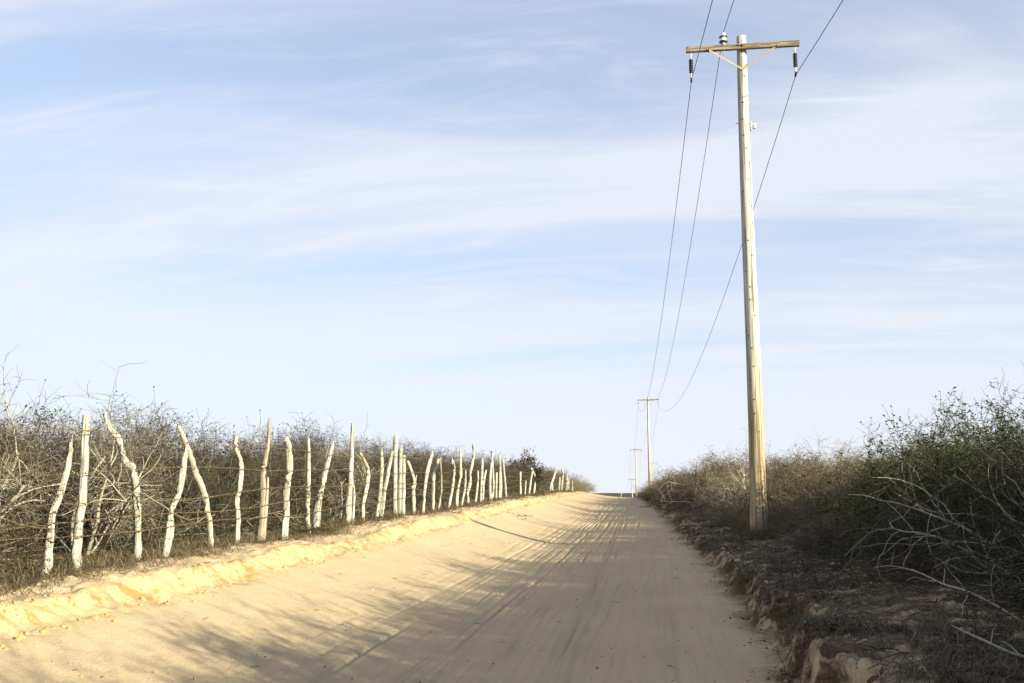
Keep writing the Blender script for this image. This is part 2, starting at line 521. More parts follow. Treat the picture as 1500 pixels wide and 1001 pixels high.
for a_, b_, c_ in ((-2.88, -2.6, -2.45), (-.78, -.82, -1.1), (.12, .05, -.4), (-2.2, -2.0, -2.1), (-1.5, -1.45, -1.6)):
    tu_ = np.interp(VV, [7, 20, 45, 80], [a_, b_, c_, c_ + .2])
    A_tread = np.maximum(A_tread, sst(.13, .09, np.abs(UU - tu_)))
A_tread = (A_tread * np.clip(.5 + vnoise(VV * .6, UU * .8), 0, 1)).ravel()
A_scrub = np.clip(sst(14, 40, np.abs(UU)) + sst(90, 200, VV) * (1 - sst(-.1, .2, UU - EL) * sst(-.1, .2, ER - UU)), 0, 1).ravel()
VERT = np.stack([UU, VV, ZZ], -1).reshape(-1, 3)
idx = np.arange(nu * nv).reshape(nv, nu)
F4 = np.stack([idx[:-1, :-1], idx[:-1, 1:], idx[1:, 1:], idx[1:, :-1]], -1)
uc = (UU[:-1, :-1] + UU[1:, 1:]) / 2
vc = (VV[:-1, :-1] + VV[1:, 1:]) / 2
is_road = (uc > edge_l(vc) + .0) & (uc < edge_r(vc) + .05) & (vc < 1000)
def terrain(name, sel):
    f = F4[sel].reshape(-1, 4)
    used, inv = np.unique(f.ravel(), return_inverse=True)
    me = bpy.data.meshes.new(name)
    me.vertices.add(len(used))
    me.vertices.foreach_set('co', VERT[used].astype(np.float32).ravel())
    me.loops.add(len(inv))
    me.loops.foreach_set('vertex_index', inv.astype(np.int32))
    me.polygons.add(len(f))
    me.polygons.foreach_set('loop_start', np.arange(0, len(inv), 4, dtype=np.int32))
    me.polygons.foreach_set('loop_total', np.full(len(f), 4, dtype=np.int32))
    me.polygons.foreach_set('use_smooth', np.ones(len(f), dtype=bool))
    for nm, a in (('packed', A_packed), ('cut', A_cut), ('litter', A_litter), ('tread', A_tread), ('scrub', A_scrub)):
        at = me.attributes.new(nm, 'FLOAT', 'POINT')
        at.data.foreach_set('value', a[used].astype(np.float32))
    me.update()
    me.validate()
    me.materials.append(SAND)
    o = bpy.data.objects.new(name, me)
    COL.objects.link(o)
    o['kind'] = 'structure'
    return o
terrain('dirt_road', is_road)
terrain('ground', ~is_road)

# crooked posts: (distance along the road, [(offset along fence, height, radius), ...])
POSTS = [
    (9.07, [(0.0,0.0,0.043),(0.017,0.185,0.039),(-0.008,0.581,0.033),(0.078,0.802,0.033),(0.15,1.076,0.027),(0.135,1.304,0.014)]),
    (9.63, [(0.0,0.0,0.049),(0.001,0.204,0.049),(0.085,0.669,0.042),(0.114,1.075,0.043),(0.114,1.58,0.039)]),
    (10.81, [(0.0,0.0,0.058),(0.027,0.31,0.043),(-0.056,0.778,0.047),(-0.131,1.038,0.039),(-0.319,1.11,0.034),(-0.418,1.34,0.03),(-0.604,1.458,0.026),(-0.692,1.616,0.019)]),
    (11.48, [(0.0,0.0,0.045),(0.088,0.302,0.041),(0.064,0.523,0.037),(0.214,0.769,0.038),(0.241,1.028,0.042),(0.271,1.256,0.03)]),
    (12.74, [(0.0,0.0,0.041),(-0.118,0.341,0.036),(-0.299,0.697,0.036),(-0.545,0.966,0.039),(-0.781,1.194,0.034),(-1.092,1.503,0.021)]),
    (13.46, [(0.0,0.0,0.038),(-0.016,0.384,0.033),(-0.061,0.601,0.033),(0.017,0.752,0.034),(0.074,1.125,0.034),(-0.134,1.319,0.029),(-0.198,1.487,0.024)]),
    (14.35, [(0.0,0.0,0.045),(0.009,0.448,0.041),(-0.043,0.971,0.041),(-0.007,1.154,0.036),(0.066,1.504,0.031),(0.038,1.79,0.021)]),
    (15.37, [(0.0,0.0,0.038),(0.047,0.456,0.049),(0.043,0.822,0.049),(0.142,1.072,0.049),(0.11,1.42,0.05),(-0.058,1.576,0.044)]),
    (16.39, [(0.0,0.0,0.04),(-0.131,0.331,0.04),(-0.217,0.535,0.04),(-0.153,0.941,0.034),(-0.213,1.594,0.023)]),
    (16.82, [(0.0,0.0,0.059),(0.005,0.348,0.059),(0.219,0.805,0.048),(0.412,1.18,0.049),(0.67,1.544,0.031)]),
    (18.49, [(0.0,0.0,0.052),(0.007,0.432,0.052),(0.061,1.101,0.039),(0.105,1.911,0.026)]),
    (19.52, [(0.0,0.0,0.034),(0.092,0.361,0.034),(0.255,0.782,0.041),(0.282,1.07,0.035),(-0.225,1.342,0.02)]),
    (20.39, [(0.0,0.0,0.035),(0.254,0.417,0.036),(0.426,1.019,0.036),(0.338,1.465,0.029)]),
    (20.72, [(0.0,0.0,0.043),(0.13,0.44,0.044),(0.422,1.007,0.037),(0.706,1.444,0.03)]),
    (21.98, [(0.0,0.0,0.046),(-0.024,0.784,0.046),(-0.004,1.822,0.039)]),
    (22.36, [(0.0,0.0,0.039),(-0.021,0.767,0.039),(0.117,1.546,0.031)]),
    (22.67, [(0.0,0.0,0.047),(0.061,0.543,0.047),(0.004,1.388,0.032)]),
    (23.6, [(0.0,0.0,0.049),(-0.102,0.516,0.049),(-0.052,0.824,0.049),(-0.757,1.242,0.032)]),
    (24.42, [(0.0,0.0,0.042),(0.267,0.584,0.034),(0.626,1.084,0.044),(1.084,1.516,0.036)]),
    (25.54, [(0.0,0.0,0.044),(-0.114,0.592,0.044),(0.03,0.926,0.044),(0.51,1.345,0.036)]),
    (26.34, [(0.0,0.0,0.036),(0.234,0.539,0.028),(0.101,1.411,0.028)]),
    (27.46, [(0.0,0.0,0.038),(0.74,0.72,0.039),(0.821,1.148,0.039),(0.416,1.329,0.039)]),
    (28.77, [(0.0,0.0,0.04),(0.082,0.509,0.04),(0.378,0.988,0.04),(0.134,1.74,0.02)]),
    (29.32, [(0.0,0.0,0.035),(0.577,0.642,0.036),(0.784,1.117,0.031)]),
    (30.43, [(0.0,0.0,0.052),(-0.014,0.372,0.042),(0.446,0.665,0.053),(0.553,1.025,0.043),(1.026,1.508,0.044),(0.889,1.913,0.033)]),
    (31.56, [(0.0,0.0,0.033),(0.488,0.582,0.033),(0.602,1.066,0.033)]),
    (32.41, [(0.0,0.0,0.044),(0.381,0.642,0.045),(0.631,1.457,0.034)]),
    (33.04, [(0.0,0.0,0.045),(0.205,0.585,0.046),(0.53,1.021,0.035)]),
    (34.24, [(0.0,0.0,0.047),(-0.217,0.603,0.047),(-0.028,1.328,0.035)]),
    (34.8, [(0.0,0.0,0.048),(0.295,0.592,0.042),(-0.184,1.724,0.036)]),
    (35.67, [(0.0,0.0,0.037),(0.081,0.996,0.037)]),
    (36.28, [(0.0,0.0,0.037),(0.152,1.063,0.038)]),
    (36.75, [(0.0,0.0,0.044),(-0.075,0.647,0.044),(-0.355,1.614,0.038)]),
    (37.89, [(0.0,0.0,0.065),(-0.539,0.738,0.051),(-0.98,1.463,0.038)]),
    (42.14, [(0.0,0.0,0.043),(0.123,1.061,0.044)]),
    (43.52, [(0.0,0.0,0.045),(0.25,0.712,0.045)]),
    (44.74, [(0.0,0.0,0.046),(0.521,0.671,0.046),(1.316,1.148,0.047)]),
    (46.73, [(0.0,0.0,0.048),(0.97,0.77,0.049),(-0.668,1.218,0.047)]),
    (54.47, [(0.0,0.0,0.056),(0.784,0.596,0.057)]),
    (55.6, [(0.0,0.0,0.057),(0.035,0.563,0.057),(1.911,1.244,0.059)]),
    (59.29, [(0.0,0.0,0.061),(0.508,0.887,0.061)]),
    (61.09, [(0.0,0.0,0.062),(1.022,0.963,0.063),(0.44,1.37,0.063)]),
    (64.26, [(0.0,0.0,0.066),(1.215,0.708,0.067),(1.419,1.154,0.067)]),
    (66.37, [(0.0,0.0,0.068),(0.919,0.863,0.069)]),
    (69.51, [(0.0,0.0,0.071),(0.697,0.804,0.072)]),
]
SHADE = [(4.4, 4.5, 1.95), (5.3, 4.0, 2.1), (4.5, 3.2, 1.85), (5.6, 2.6, 2.0), (5.0, 4.9, 1.9), (6.0, 3.6, 2.2), (4.5, 6.1, 1.0), (4.7, 7.8, 1.75), (5.6, 7.5, 2.0), (5.2, 8.4, 1.8), (4.6, 1.2, 1.7), (5.6, .2, 1.9), (4.8, -1.0, 1.7), (5.3, 1.6, 1.9), (7.0, 8.6, 2.1), (6.9, 5.2, 2.1)]

# ------------------------------------------------------------------ barbed wire fence
rnd = random.Random(5)
fence = empty('barbed_wire_fence', (float(fence_u(9.0)), 9.0, ground_z(fence_u(9.0), 9.0)))
tag(fence, 'barbed wire fence on crooked bleached branch posts along the sandy bank', 'fence')
bpy.context.view_layer.update()
FO = Vector(fence.location)
def smooth_poly(pts, rad, sub=4):
    P, Q = [], []
    n = len(pts)
    for i in range(n - 1):
        p0, p1, p2, p3 = pts[max(i - 1, 0)], pts[i], pts[i + 1], pts[min(i + 2, n - 1)]
        for k in range(sub):
            t = k / sub
            P.append(.5 * ((2 * p1) + (p2 - p0) * t + (2 * p0 - 5 * p1 + 4 * p2 - p3) * t * t + (3 * p1 - p0 - 3 * p2 + p3) * t ** 3))
            Q.append(rad[i] * (1 - t) + rad[i + 1] * t)
    P.append(pts[-1]); Q.append(rad[-1])
    return P, Q
def knobbly(n_i, n, amt):
    g = [[1 + rnd.uniform(-amt, amt) for k in range(n)] for i in range(n_i)]
    col = [1 + rnd.uniform(-amt, amt) * 1.7 for k in range(n)]
    return lambda i, k: g[i][k] * col[k]
GREYS, DARKS = {4, 8, 11, 12, 18, 22, 25, 27, 30, 31, 34, 39}, {20, 6}
# side prongs of forked posts: post index -> [(dv,dz,r)...]
FORKS = {3: [(.02, .42, .03), (-.02, .2, .028), (-.06, .03, .024), (-.07, -.12, .022)],
         6: [(.16, .95, .018), (.14, .55, .026), (.08, .12, .03), (.06, -.15, .03)],
         7: [(-.03, .46, .03), (-.14, .28, .032), (-.15, -.15, .034)],
         10: [(.10, .85, .022), (.26, .6, .03), (.24, .05, .03), (.23, -.15, .032)],
         17: [(.01, .6, .022), (.12, .85, .018), (.2, .95, .012)]}
for i, (v0, pl) in enumerate(POSTS):
    u0 = float(fence_u(v0)) + rnd.uniform(-.03, .03)
    gz = ground_z(u0, v0)
    pts = [Vector((u0, v0 - (pl[1][0] - pl[0][0]) * .5, gz - .25))]
    rad = [pl[0][2]]
    off = 0
    for j, (dv, dz, r) in enumerate(pl):
        off += rnd.uniform(-.03, .03) if j else 0
        pts.append(Vector((u0 + off, v0 + dv, gz + dz)))
        rad.append(r)
    pts = [p - FO for p in pts]
    P, Q = smooth_poly(pts, rad, 5 if v0 < 30 else 3)
    for j in range(1, len(P) - 1):
        P[j] = P[j] + Vector((rnd.uniform(-1, 1), rnd.uniform(-1, 1), 0)) * .005
    n = 12 if v0 < 30 else 7
    mb = MB()
    mb.tube(P, Q, n, True, knobbly(len(P), n, .15))
    mat = GREY_POST if i in GREYS else DARK_POST if i in DARKS else POST_WOOD
    post = mb.build('post', mat, fence)
    if i in FORKS:
        fp = [Vector((u0 + .02, v0 + a, gz + b)) - FO for a, b, r in FORKS[i]]
        P, Q = smooth_poly(fp, [r for a, b, r in FORKS[i]], 4)
        mb = MB()
        mb.tube(P, Q, 8, True, knobbly(len(P), 8, .13))
        mb.build('prong', mat, post)
    # split, ragged head
    if v0 < 30 and i % 3 == 0:
        mb = MB()
        top = pts[-1]
        mb.tube([top - Vector((0, 0, .10)), top + Vector((.0, .012, .05)), top + Vector((0, .02, .085))], [rad[-1] * .7, rad[-1] * .45, .004], 5)
        mb.build('splinter', mat, post)
for hz, ph in ((.43, 0), (.60, 1.3), (.77, 2.1), (1.05, 3.7), (1.40, 5.0)):
    mb = MB()
    pts = []
    v = 5.0
    tz = rnd.uniform(-.02, .02)
    vend = 46.5 if hz < 1.3 else 30
    while v < vend:
        pts.append(Vector((float(fence_u(v)) + .062, v, .022 * v + .54 + hz + .05 * math.sin(v * .31 + ph) + .025 * math.sin(v * 1.1 + ph * 2) + rnd.uniform(-.006, .006))) - FO)
        v += .22
    mb.tube(pts, [.0034] * len(pts), 4)
    wire = mb.build('wire_strand', RUST, fence)
    bb = MB()
    for a, b in zip(pts[:-1], pts[1:]):
        for t in (.25, .75):
            c = a.lerp(b, t)
            for q in range(2):
                dr = Vector((rnd.uniform(-1, 1), rnd.uniform(-.5, .5), rnd.uniform(-1, 1))).normalized() * .019
                bb.tube([c - dr, c + dr], [.0022, .0022], 3, False)
            bb.tube([c - Vector((0, .012, 0)), c + Vector((0, .012, 0))], [.008, .008], 4, False)
    bb.build('barbs', RUST, wire, kind='stuff')

# ------------------------------------------------------------------ utility poles and cables
def Vn(*a): return Vector(a)
def make_pole(loc, ground, label, full=True, pin_side=-1, tilt=0.0):
    H = 10.92
    root = empty('utility_pole', loc)
    tag(root, label, 'utility pole', 'utility poles along the road')
    pr = random.Random(int(loc[1]) + 3)
    mb = MB()
    zs = [-.6] + [H * k / 28 for k in range(29)]
    pts = [Vn(.012 * math.sin(z * .6), .01 * math.cos(z * .5), z) for z in zs]
    rad = [(.172 - (.172 - .103) * max(z, 0) / H) * (1 + (.06 if z < .5 else 0)) for z in zs]
    mb.tube(pts, rad, 24, True, (lambda g: (lambda i, k: 1 + g[k] * .025 + .008 * math.sin(i * 1.7 + k)))([pr.uniform(-1, 1) for _ in range(24)]))
    shaft = mb.build('shaft', POLE_WOOD, root)
    za = H - .31
    ya = -.155
    mb = MB()
    nseg = 10
    pts = [Vn(-1.22 + 2.44 * k / nseg, ya, za + (tilt * (-1.22 + 2.44 * k / nseg))) for k in range(nseg + 1)]
    b0 = 0
    for p in pts:                                       # squared timber with eased edges
        hy, hz, e = .048, .06, .012
        for (y, z) in ((-hy, -hz + e), (-hy, hz - e), (-hy + e, hz), (hy - e, hz), (hy, hz - e), (hy, -hz + e), (hy - e, -hz), (-hy + e, -hz)):
            mb.v.append(p + Vn(0, y + pr.uniform(-.002, .002), z + pr.uniform(-.002, .002)))
    for k in range(nseg):
        for q in range(8):
            a, b = k * 8 + q, k * 8 + (q + 1) % 8
            mb.f.append((a, a + 8, b + 8, b))
    mb.f.append(tuple(range(8)))
    mb.f.append(tuple(nseg * 8 + q for q in range(8))[::-1])
    arm = mb.build('crossarm', ARM_WOOD, root, smooth=False)
    for sgn in (-1, 1):
        mb = MB()
        a, b = Vn(sgn * .73, ya - .055, za - .05 + tilt * sgn * .73), Vn(sgn * .012, -.125, za - .50)
        x, y = frame_of(b - a)
        d = (b - a).normalized()
        up = Vn(0, -1, 0)
        up = (up - d * up.dot(d)).normalized()
        sd_ = d.cross(up)
        for (w1, w2) in ((.018, .003),):
            q = [a - d * .04, b + d * .02]
            for p in q:
                for (s1, s2) in ((-1, -1), (1, -1), (1, 1), (-1, 1)):
                    mb.v.append(p + sd_ * (s1 * w1) + up * (s2 * w2))
            mb.f += [(0, 1, 5, 4), (1, 2, 6, 5), (2, 3, 7, 6), (3, 0, 4, 7), (3, 2, 1, 0), (4, 5, 6, 7)]
        br = mb.build('brace', BRACE, root, smooth=False)
        if full:
            mb = MB()
            mb.tube([a + Vn(0, -.03, 0), a + Vn(0, .13, 0)], [.009, .009], 6)
            mb.tube([a + Vn(0, -.02, 0), a + Vn(0, -.006, 0)], [.02, .02], 6)
            mb.build('bolt', DARKMETAL, br)
    # pin insulator
    px = pin_side * .40
    pz = za + .06 + tilt * px
    pin = MB()
    pin.tube([Vn(px, ya, pz - .22), Vn(px, ya, pz + .10)], [.011, .011], 8)
    pin.tube([Vn(px, ya, pz), Vn(px, ya, pz + .05)], [.048, .04], 10)
    pn = pin.build('insulator_pin', STEEL, root)
    mb = MB()
    mb.lathe((px, ya, pz), [(.045, .04), (.05, .058), (.075, .088), (.09, .09), (.105, .078), (.135, .068), (.16, .062), (.175, .066), (.185, .086), (.20, .088), (.215, .06), (.235, .042), (.25, .04), (.262, .05), (.275, .046), (.285, .03)], 20)
    ins = mb.build('pin_insulator', PORCELAIN, root)
    mb = MB()
    mb.lathe((px, ya, pz), [(.05, .066), (.066, .0885), (.074, .0955), (.088, .0945), (.092, .089)], 20)
    mb.build('skirt', PORC_DARK, ins)
    mb = MB()
    mb.lathe((px, ya, pz), [(.170, .067), (.178, .0855), (.184, .0925), (.196, .0915), (.200, .088)], 20)
    mb.build('skirt', PORC_DARK, ins)
    # suspension insulators
    ends = {}
    for sgn in (-1, 1):
        x0 = sgn * 1.12
        zt = za - .06 + tilt * x0
        mb = MB()
        mb.tube([Vn(x0, ya, zt + .15), Vn(x0, ya, zt - .02)], [.008, .008], 6)
        ring = [Vn(x0 + .022 * math.sin(a), ya, zt - .045 - .03 * math.cos(a)) for a in [2 * math.pi * k / 12 for k in range(13)]]
        mb.tube(ring, [.006] * 13, 5)
        mb.tube([Vn(x0, ya, zt - .07), Vn(x0, ya, zt - .16)], [.02, .013], 8)
        mb.build('hanger', STEEL, root)
        mb = MB()
        mb.tube([Vn(x0, ya, zt - .48), Vn(x0, ya, zt - .62)], [.014, .018], 8)
        mb.build('end_fitting', STEEL, root)
        mb = MB()
        prof = [(-.485, .014)]
        for k in range(8):
            z = -.475 + k * .04
            prof += [(z, .015), (z + .006, .047), (z + .013, .049), (z + .024, .016)]
        prof.append((-.155, .014))
        mb.lathe((x0, ya, zt), prof, 16)
        mb.build('suspension_insulator', POLYMER, root)
        mb = MB()
        mb.box((x0, ya, zt - .635), .018, .055, .03)
        mb.tube([Vn(x0, ya - .09, zt - .655), Vn(x0, ya + .09, zt - .655)], [.02, .02], 8)
        mb.build('clamp', DARKMETAL, root)
        ends['L' if sgn < 0 else 'R'] = Vn(x0, ya, zt - .655)
    ends['M'] = Vn(px, ya, pz + .29)
    if full:
        mb = MB()
        mb.tube([Vn(0, ya - .07, za + .01), Vn(0, .16, za + .01)], [.011, .011], 6)
        mb.tube([Vn(0, ya - .062, za + .01), Vn(0, ya - .048, za + .01)], [.028, .028], 6)
        mb.build('bolt', DARKMETAL, root)
        mb = MB()
        pt = [Vn(-.12 + .02 * k, ya - .055 - .006 * math.sin(k), za + .03 - .03 * math.sin(k / 9 * math.pi) + .03 * (k / 9)) for k in range(10)]
        mb.tube(pt, [.008] * 10, 5)
        mb.build('tie_wire', DARKMETAL, root)
        # climbing and nail holes: dark plugs in the wood
        for k in range(24):
            z = H - .85 - k * .34 - pr.uniform(0, .12)
            a = R(-90 + pr.choice([-38, -12, 18, 40]) + pr.uniform(-8, 8))
            r = .172 - .069 * z / H
            d = Vn(math.cos(a), math.sin(a), 0)
            mb = MB()
            c = Vn(.012 * math.sin(z * .6), .01 * math.cos(z * .5), z)
            mb.tube([c + d * (r - .03), c + d * (r + .006)], [.017, .015], 6)
            mb.build('nail', DARKMETAL, shaft)
        # lower neutral bracket
        zb = H - 2.05
        rb = .172 - .069 * zb / H
        mb = MB()
        mb.tube([Vn(-rb - .07, -.02, zb + .04), Vn(rb + .10, -.02, zb)], [.009, .009], 6)
        mb.box((rb + .02, -.02, zb - .04), .012, .03, .11)
        bk = mb.build('bracket', STEEL, root)
        mb = MB()
        mb.lathe((rb + .095, -.02, zb - .05), [(-.05, .02), (-.045, .042), (-.02, .042), (0, .024), (.02, .042), (.045, .042), (.05, .02)], 12)
        mb.build('spool_insulator', PORCELAIN, bk)
        # cut pad where old bark was flattened, and dark drying splits down the butt
        for (a0, z0, z1, wd) in ((-70, .2, 2.9, .012), (-112, .4, 3.2, .010), (-50, 1.0, 2.6, .008), (-88, 2.4, 3.5, .007)):
            mb = MB()
            pp, rr = [], []
            for k in range(9):
                z = z0 + (z1 - z0) * k / 8
                a = R(a0 + 3 * math.sin(k * 1.3))
                r = (.172 - .069 * z / H) * (1.05 if z < .5 else 1.0) - .002
                pp.append(Vn(r * math.cos(a) + .012 * math.sin(z * .6), r * math.sin(a) + .01 * math.cos(z * .5), z))
                rr.append(wd * (1 - abs(k - 4) / 4.6))
            mb.tube(pp, rr, 5)
            mb.build('split', BARK_DARK, shaft)
    return {k: Vector(loc) + p for k, p in ends.items()}
POLES = [((4.9, -72.0), None, 'utility pole standing out of view'),
         ((2.16, 21.36), .70, 'tall bleached utility pole on the bank with black insulators and brown butt'),
         ((-.28, 114.0), 1.42, 'utility pole standing behind the end of the straw-coloured scrub'),
         ((-3.25, 207.0), -.28, 'thin distant utility pole with its foot hidden beyond the rise'),
         ((-5.9, 300.0), -5.1, 'small far utility pole between the two thin poles beyond the rise'),
         ((-12.0, 393.0), -9.3, 'farthest utility pole, just its head showing over the road crest')]
LABELS = ['utility pole back along the road, opposite to the crest',
          POLES[1][2], POLES[2][2], POLES[3][2],
          'small far utility pole whose arm is level with the scrub tops',
          POLES[5][2]]
att = []
for i, ((x, y), gz, lb) in enumerate(POLES):
    z = gz if gz is not None else ground_z(x, y)
    att.append(make_pole((x, y, z), z, LABELS[i], full=(i == 1), pin_side=(-1 if i in (0, 1) else 1), tilt=(0.0 if i == 1 else .01)))
for key, lb in (('L', 'cable hung under the arm ends over the road'), ('M', 'cable carried on the white pin insulators'), ('R', 'cable hung under the arm ends over the scrub')):
    mb = MB()
    pts = []
    for i in range(len(att) - 1):
        a, b = att[i][key], att[i + 1][key]
        n = 48
        for k in range(n + (1 if i == len(att) - 2 else 0)):
            t = k / n
            p = a.lerp(b, t)
            p.z -= 4 * 3.0 * t * (1 - t)
            pts.append(p)
    mb.tube(pts, [.0085] * len(pts), 5)
    tag(mb.build('power_cable', CABLE), lb, 'cable', 'power cables')

# ------------------------------------------------------------------ shrubs
def rand_perp(rg, d):
    x, y = frame_of(d)
    a = rg.uniform(0, 2 * math.pi)
    return x * math.cos(a) + y * math.sin(a)
def grow(rg, base, d, length, r0, level, P, out):
    n = P['seg'][level]
    st = length / n
    pts, rad = [base.copy()], [r0]
    d = d.normalized()
    bend = rand_perp(rg, d) * P['bend'][level]
    for i in range(n):
        d = (d + rand_perp(rg, d) * rg.uniform(0, P['zig'][level]) + bend / n + Vector((0, 0, P['grav'][level] / n))).normalized()
        pts.append(pts[-1] + d * st)
        rad.append(r0 * (1 - (i + 1) / n) + r0 * P['tip'] * (i + 1) / n)
    out[level].append((pts, rad))
    if level + 1 < P['levels']:
        for c in range(P['kids'][level]):
            t = rg.uniform(P['from'][level], 1.0)
            k = min(int(t * n), n - 1)
            f = t * n - k
            q = pts[k].lerp(pts[k + 1], f)
            dd = (pts[k + 1] - pts[k]).normalized()
            ang = R(rg.uniform(*P['ang'][level]))
            nd = dd * math.cos(ang) + rand_perp(rg, dd) * math.sin(ang)
            grow(rg, q, nd, length * rg.uniform(*P['ratio'][level]), max(rad[k] * .62, P['rmin']), level + 1, P, out)
def make_shrub(name, seed, P):
    """prototype meshes of one shrub, one metre tall: list of (part name, mesh, kind)"""
    rg = random.Random(seed)
    out = [[] for _ in range(P['levels'])]
    for s in range(P['stems']):
        a = 2 * math.pi * (s + rg.uniform(-.35, .35)) / P['stems']
        ti = R(rg.uniform(*P['tilt']))
        b = Vector((math.cos(a), math.sin(a), 0)) * rg.uniform(.0, P['foot'])
        d = Vector((math.cos(a) * math.sin(ti), math.sin(a) * math.sin(ti), math.cos(ti)))
        grow(rg, b - Vector((0, 0, .08)), d, rg.uniform(*P['len']), P['r0'] * rg.uniform(.6, 1.15), 0, P, out)
    # keep everything above the soil
    parts = []
    bm_, tw = MB(), MB()
    tips = []
    for lv in range(P['levels']):
        for pts, rad in out[lv]:
            for p in pts:
                if p.z < .03 and lv > 0: p.z = .03 + abs(p.z) * .15
            if lv < P['levels'] - P.get('twig_levels', 2):
                bm_.tube(pts, rad, 6 if lv == 0 else 4, False)
            else:
                tw.tube(pts, rad, 3, False)
            if lv >= P['levels'] - 2: tips.append(pts)
    parts.append(('branches', bm_, P['bark'], None))
    parts.append(('twigs', tw, P['twig'], 'stuff'))
    if P.get('leaves'):
        lf = MB()
        for _ in range(P['leaves']):
            pts = rg.choice(tips)
            k = rg.randrange(len(pts) - 1)
            q = pts[k].lerp(pts[k + 1], rg.random())
            d = Vector((rg.gauss(0, 1), rg.gauss(0, 1), rg.gauss(.3, .8))).normalized()
            x, y = frame_of(d)
            ll, ww = P['leaf'][0] * rg.uniform(.6, 1.3), P['leaf'][1] * rg.uniform(.6, 1.3)
            sd_ = (x * math.cos(k) + y * math.sin(k)) * ww
            b0 = len(lf.v)
            nrm = d.cross(sd_).normalized() * (ll * .12)
            lf.v += [q, q + d * ll * .5 + sd_ + nrm, q + d * ll, q + d * ll * .5 - sd_ + nrm]
            lf.f += [(b0, b0 + 1, b0 + 2), (b0, b0 + 2, b0 + 3)]
        parts.append(('leaves', lf, P['leafmat'], 'stuff'))
    zmax = sorted(v.z for v in tw.v)[int(len(tw.v) * .985)]
    k = 1.0 / zmax
    res = []
    for nm, mb, mat, kind in parts:
        me = bpy.data.meshes.new(name + '_' + nm)
        me.from_pydata([v * k for v in mb.v], [], mb.f)
        me.polygons.foreach_set('use_smooth', [True] * len(me.polygons))
        me.materials.append(mat)
        me.update()
        res.append((nm, me, kind))
    return res
def put_shrub(name, proto, u, v, H, rz, label, cat, group, wide=1.0, sink=.04):
    o = empty(name, (u, v, ground_z(u, v) - sink), rz, (H * wide, H * wide, H))
    tag(o, label, cat, group)
    for nm, me, kind in proto:
        c = bpy.data.objects.new(nm, me)
        COL.objects.link(c)
        c.parent = o
        if kind: c['kind'] = kind
    return o
BASE = dict(levels=4, seg=[7, 5, 4, 3], bend=[.5, .6, .6, .5], zig=[.28, .38, .45, .5], grav=[-.1, .05, .05, .0], tip=.45,
            kids=[8, 8, 6], ratio=[(.4, .65), (.4, .65), (.4, .7)], ang=[(30, 70), (30, 75), (35, 80)], rmin=.0023, stems=8, tilt=(10, 70), foot=.18,
            len=(.9, 1.3), r0=.017, twig_levels=2)
BASE['from'] = [.25, .2, .1]
def var(**k):
    d = dict(BASE); d.update(k); return d
THORN = [make_shrub('thorn', 100 + i, var(bark=BARK_GREY, twig=TWIG_BROWN, leaves=3500, leaf=(.03, .008), leafmat=LEAF_DRY)) for i in range(5)]
PALE = [make_shrub('pale', 200 + i, var(stems=6, tilt=(5, 45), kids=[7, 6, 5], bark=BARK_PALE, twig=BARK_GREY, r0=.024, leaves=250, leaf=(.025, .007), leafmat=LEAF_DRY)) for i in range(2)]
STRAW = [make_shrub('straw', 300 + i, var(stems=11, tilt=(8, 75), kids=[8, 6, 5], zig=[.2, .3, .38, .45], bark=BARK_STRAW, twig=BARK_STRAW, r0=.017, leaves=2200, leaf=(.03, .006), leafmat=LEAF_STRAW)) for i in range(4)]
GREEN = [make_shrub('green', 400 + i, var(stems=9, kids=[8, 8, 6], bark=BARK_DARK, twig=BARK_GREEN, leaves=13000, leaf=(.030, .0075), leafmat=LEAF_GREEN)) for i in range(3)]
BARE = [make_shrub('bare', 500 + i, var(stems=13, tilt=(10, 65), seg=[11, 8, 5, 3], bend=[1.5, 1.4, 1.0, .8], zig=[.42, .5, .55, .55], kids=[6, 5, 4], len=(.7, 1.1), bark=BARK_ASH, twig=TWIG_BROWN, r0=.0105, grav=[-.5, -.25, -.1, 0])) for i in range(2)]
LOW = [make_shrub('low', 600 + i, var(stems=12, tilt=(30, 85), kids=[6, 5, 4], len=(.8, 1.2), r0=.013, bark=TWIG_BROWN, twig=BARK_DARK, leaves=900, leaf=(.035, .009), leafmat=GRASS_DARK)) for i in range(3)]
DEAD = [make_shrub('dead', 700, var(stems=8, tilt=(5, 60), bark=BARK_DARK, twig=BARK_DARK, leaves=5200, leaf=(.075, .03), leafmat=LEAF_DEAD))]

rs = random.Random(21)
GT = 'thicket behind the fence'
LT = 'thorn shrub deeper in the thicket, behind the shrubs along the fence wires'
GT0 = 'front shrubs along the fence'
LT0 = 'bare grey-brown thorn shrub growing right behind the barbed wires of the fence'
for row, (du, sp, v0, v1, hh) in enumerate(((-1.55, 1.25, 6.0, 80, 1.5), (-2.6, 1.5, 8.0, 90, 1.65), (-4.3, 2.0, 9.0, 100, 1.8), (-6.6, 2.8, 11, 100, 1.95))):
    v = v0
    while v < v1:
        if rs.random() < .10:
            v += sp
        u = float(fence_u(v)) + du + rs.uniform(-.35, .35 if row else .12)
        H = hh * rs.uniform(.66, 1.16) * (1.0 if v < 40 else max(.92, 1 - (v - 40) * .004))
        put_shrub('thorn_shrub', THORN[rs.randrange(5)], u, v, H, rs.uniform(0, 6.28), LT if row else LT0, 'shrub', GT if row else GT0, rs.uniform(.95, 1.25) if row else rs.uniform(.8, .98))
        v += sp * rs.uniform(.75, 1.25) * (1 if v < 45 else 1.35)
put_shrub('pale_shrub', PALE[0], -6.45, 8.75, 1.75, 0.6, 'taller shrub with whitish bare stems just behind the first leaning fence posts', 'shrub', None, .85)
